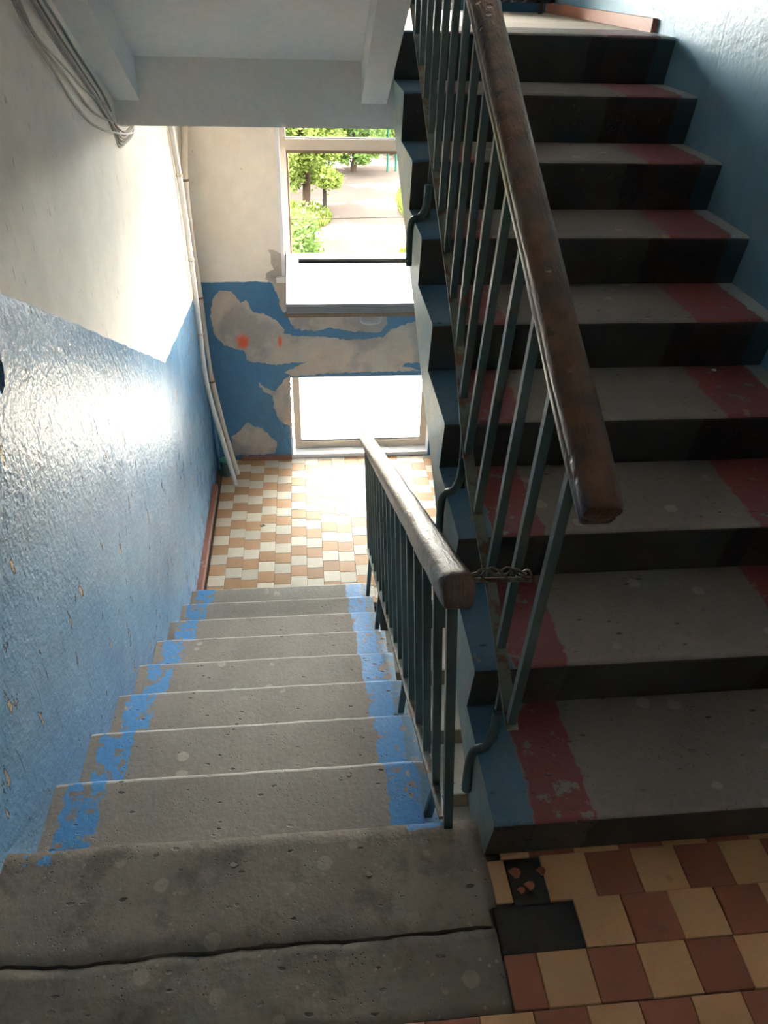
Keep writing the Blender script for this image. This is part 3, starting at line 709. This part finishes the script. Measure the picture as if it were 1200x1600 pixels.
for i in range(6):
    o_ = i*7; lp_ = (560 + 5*i, 690 - 14*i)
    cable('cable', [(140+o_,0),(225+o_,140),(300+o_*.9,250),(375+o_*.8,360),(440+o_*.7,455),(505+o_*.5,560),(540+o_*.4,640-8*i),lp_,(590+3*i,672-14*i),(618,640-10*i),(626,600-4*i)], 0.006+0.004*(i % 2), 0.0034, (M_cab1, M_cab2, M_clip)[i % 3],
          'dusty cable of the tight bundle under the concrete rib, ' + ('lowest and longest loop', 'second loop from below', 'third loop from below', 'third loop from the rib', 'second loop from the rib', 'shortest loop nearest the rib')[i], G)
cable('cable', [(205,0),(290,130),(365,255),(440,370),(490,455),(520,520)], 0.006, 0.004, M_cab2, 'dark single cable tucked against the concrete rib above the bundle')
# radiator on the upper landing
rz = ZU + 0.045
rd_ = thing('radiator', (1.80, 3.70, ZU), 'dark cast iron radiator at the back of the upper landing', 'radiator')
for i in range(7):
    x = 1.66 + 0.055*i
    MB().tube(smooth_path([(x, 3.72, rz), (x, 3.72, rz+0.22), (x, 3.72, rz+0.46)], 3), 0.024, 10).build('section', M_rad, rd_, 60)
MB().tube([(1.60, 3.72, rz+0.02), (2.03, 3.72, rz+0.02)], 0.018, 10).build('header_pipe', M_rad, rd_, 60)
MB().tube([(1.60, 3.72, rz+0.44), (2.03, 3.72, rz+0.44)], 0.018, 10).build('header_pipe', M_rad, rd_, 60)
for x in (1.70, 1.96): MB().bar((x, 3.72, ZU-0.002), (x, 3.72, rz+0.02), 0.02, 0.02).build('foot', M_rad, rd_)
# litter
def bit(name, q, axis, val, r, mat, label, cat, lift=0.002, n=7):
    c = on(q, axis, val) + V((0, 0, 0.0008))
    o = MB().prism([c + V((r*(1+0.35*math.sin(2*t+q[0]))*math.cos(t), 0.8*r*math.sin(t), 0.3*r*math.sin(t*2)**2)) for t in [2*math.pi*i/n for i in range(n)]], (0, 0, lift)).build(name, mat, None, loc=c)
    tag(o, label, cat)
bit('dry_leaf', (410, 822), 2, ZL, 0.014, M_leafdry, 'small dark dry leaf on the cream landing tiles', 'leaf', 0.004)
bit('paper_scrap', (1115, 580), 2, 4*H, 0.006, M_paper, 'tiny white paper scrap on a dark tread of the rising flight', 'paper', 0.004)
bit('plaster_crumb', (546, 1212), 2, -H, 0.008, M_debris, 'pale elongated crumb near the blue edge of the second tread', 'crumb', 0.004)
bit('plaster_crumb', (532, 1218), 2, -H, 0.006, M_debris, 'small round pale crumb beside the elongated one on the second tread', 'crumb', 0.003)
bit('plaster_crumb', (577, 1367), 2, 0.001, 0.009, M_debris, 'pale crumb on the dark landing slab below the railing post', 'crumb', 0.004)
bit('plaster_crumb', (366, 1353), 2, 0.001, 0.008, M_debris, 'pale crumb on the dark landing slab near its middle', 'crumb', 0.004)

# ------------------------------------------------------------------ the yard outside
def ground_mat():
    m = Mat('sunlit_paving', 0.9, 0.0, 0.0); n = m.noise(0.5, 5); f = m.noise(6, 4)
    m.col(m.vary(m.mix(m.step(n, 0.35, 0.6), (0.026, 0.0222, 0.0197), (0.022, 0.0188, 0.0167)), f, 0.15)); return m.m
struct(MB().box(-40, 44, YO-0.3, 90, GZ-0.3, GZ).build('floor.003', ground_mat()), 'pale sunlit yard paving outside')
struct(MB().box(-40, 44, YO-0.3, 17.5, GZ, GZ+0.04).build('floor.005', plaster('pale_bounce_paving', (0.24, 0.21, 0.175))), 'added pale concrete strip by the house, bouncing light into the stairwell')  # pale strip added to brighten the low window and its glare indoors
def leaf_mat(name, c):
    m = Mat(name, 0.6, 0.0, 0.05); m.col(m.vary(m.vary(c, m.noise(1.5, 3), 0.3), m.noise(9, 2), 0.3))
    tl = m.t.nodes.new('ShaderNodeBsdfTranslucent'); tl.inputs[0].default_value = (c[0]*1.2, c[1]*1.2, c[2], 1)
    mx = m.t.nodes.new('ShaderNodeMixShader'); mx.inputs[0].default_value = 0.35
    out = m.t.nodes['Material Output']; m.L(m.b.outputs[0], mx.inputs[1]); m.L(tl.outputs[0], mx.inputs[2]); m.L(mx.outputs[0], out.inputs[0]); return m.m
M_leaf1, M_leaf2, M_leaf3 = leaf_mat('yellow_green_leaves', (0.048, 0.067, 0.013)), leaf_mat('green_leaves', (0.028, 0.050, 0.011)), leaf_mat('pale_grass', (0.042, 0.056, 0.013))
M_bark = simple('bark', (0.020, 0.015, 0.011), 0.9, 0.3, 10, spec=0.0)
def tree(name, base, height, rad, n, mat, label, cat='tree', leaf=0.16, trunk=True, low=0.24):
    base = V(base); t = thing(name, base, label, cat); rng = random.Random(int(base.x*31+base.y*17)); mb = MB()
    if trunk:
        tp = smooth_path([base, base+V((0.1,0,height*0.3)), base+V((-0.05,0.1,height*0.6)), base+V((0.1,0,height*0.85))], 4)
        MB().tube(tp, 0.13, 8, wob=0.4).build('trunk', M_bark, t, 60)
        for k in range(6):
            an = k*1.05 + rng.random(); s0 = base + V((0.05, 0, height*(0.35+0.08*k)))
            MB().tube([s0, s0 + V((math.cos(an)*rad*0.5, math.sin(an)*rad*0.5, height*0.12)), s0 + V((math.cos(an)*rad*0.8, math.sin(an)*rad*0.8, height*0.22))], 0.04, 6).build('branch', M_bark, t, 60)
    blobs = []
    for k in range(44):
        an = rng.uniform(0, 6.283); hh = rng.uniform(low, 0.95); rr = rad*math.sqrt(rng.random())*(0.95 if hh < 0.7 else 0.7)
        blobs.append((base + V((math.cos(an)*rr, math.sin(an)*rr, height*hh)), rad*rng.uniform(0.20, 0.38)))
    for k in range(n):
        c, r_ = blobs[k % len(blobs)]
        d = V((rng.gauss(0,1), rng.gauss(0,1), rng.gauss(0,1))).normalized(); p = c + d*r_*abs(rng.gauss(0.75, 0.28))
        if p.z < base.z + 0.03: p.z = base.z + 0.03 + rng.random()*0.2
        a = V((rng.gauss(0,1), rng.gauss(0,1), rng.gauss(0,0.6))).normalized(); b = a.orthogonal().normalized(); s_ = leaf*rng.uniform(0.6, 1.2)
        mb.add([p - a*s_*0.6, p + b*s_*0.3, p + a*s_*0.6, p - b*s_*0.3], [(0,1,2,3)])
    f = mb.build('foliage', mat, t); f['kind'] = 'stuff'
    return t
tree('tree', (0.75, 29.0, GZ), 4.5, 1.3, 16000, M_leaf1, 'bright green tree with bare trunk left in the window view')
tree('bush', (0.25, 20.5, GZ), 2.1, 1.25, 9000, M_leaf2, 'dense round bush at the lower left of the window view', 'bush', 0.13, False, 0.1)
tree('tree', (-1.5, 25.0, GZ), 6.0, 1.5, 6000, M_leaf2, 'tree further left beyond the window edge', leaf=0.2)
for i, (x, y_, hh, rr, mt, lb) in enumerate([(0.2, 35.5, 5.2, 1.5, M_leaf1, 'leafy tree at the far end of the yard, behind the nearest tree'), (3.0, 36, 3.6, 1.35, M_leaf2, 'leafy tree in the middle of the far tree row'), (5.2, 40, 5.0, 1.6, M_leaf1, 'leafy tree at the right of the far tree row'), (11.5, 42, 6.0, 2.6, M_leaf2, 'tree at the far right beyond the window edge')]):
    tree('tree', (x, y_, GZ), hh, rr, 4500, mt, lb, leaf=0.24, low=0.15)
tree('tree', (-1.5, 32.4, GZ), 6.4, 1.5, 6000, M_leaf2, 'tall tree far left outside whose shade falls across the yard', leaf=0.26)
def grass(name, c, rx, ry, n, label):
    mb = MB(); rng = random.Random(int(c[0]*7)); c = V(c)
    for k in range(n):
        a = rng.uniform(0, 6.283); r_ = math.sqrt(rng.random()); p = c + V((rx*r_*math.cos(a), ry*r_*math.sin(a), 0)); h_ = rng.uniform(0.1, 0.3); t = rng.uniform(0, 6.283)
        w = V((0.05*math.cos(t), 0.05*math.sin(t), 0)); ln = V((rng.gauss(0, .06), rng.gauss(0, .06), h_))
        mb.add([p-w, p+w, p+ln+w*0.3, p+ln-w*0.3], [(0,1,2,3)])
    o = mb.build(name, M_leaf3, None, loc=c); tag(o, label, 'grass', kind='stuff'); return o
grass('grass', (5.1, 29.5, GZ), 0.75, 3.0, 3000, 'pale green grass patch at the right of the yard'); grass('grass', (0.5, 28.2, GZ), 1.2, 1.6, 2500, 'grass around the trunk of the nearest tree')
grass('grass', (4.2, 23.2, GZ), 0.5, 0.9, 1200, 'small grass patch nearer the house at the right')
M_pole = simple('green_pole_paint', (0.008, 0.032, 0.024), 0.8, spec=0.0); M_post = simple('grey_post', (0.012, 0.011, 0.010), 0.8, spec=0.0)
for i, (x, y_, lb) in enumerate([(4.55, 36, 'green steel pole at the yard fence, left of two'), (4.95, 36.2, 'green steel pole at the yard fence, right of two')]):
    tag(MB().tube([(x, y_, GZ), (x, y_, GZ+2.2)], 0.05, 8).build('fence_pole', M_pole, None, 60, loc=(x, y_, GZ)), lb, 'pole')
tag(MB().box(1.42, 1.56, 29.0, 29.14, GZ, GZ+1.1).build('yard_post', M_post, None, loc=(1.49, 29, GZ)), 'short grey post beside the nearest tree', 'post')
wa, wb = on((455, 343), 1, 9.0), on((640, 339), 1, 9.0)
tag(MB().tube([wa + (wa-wb)*8, wa, wb, wb + (wb-wa)*8], 0.006, 6).build('overhead_wire', M_post, None, 60, loc=wa), 'thin wire strung across the yard outside the window', 'wire')
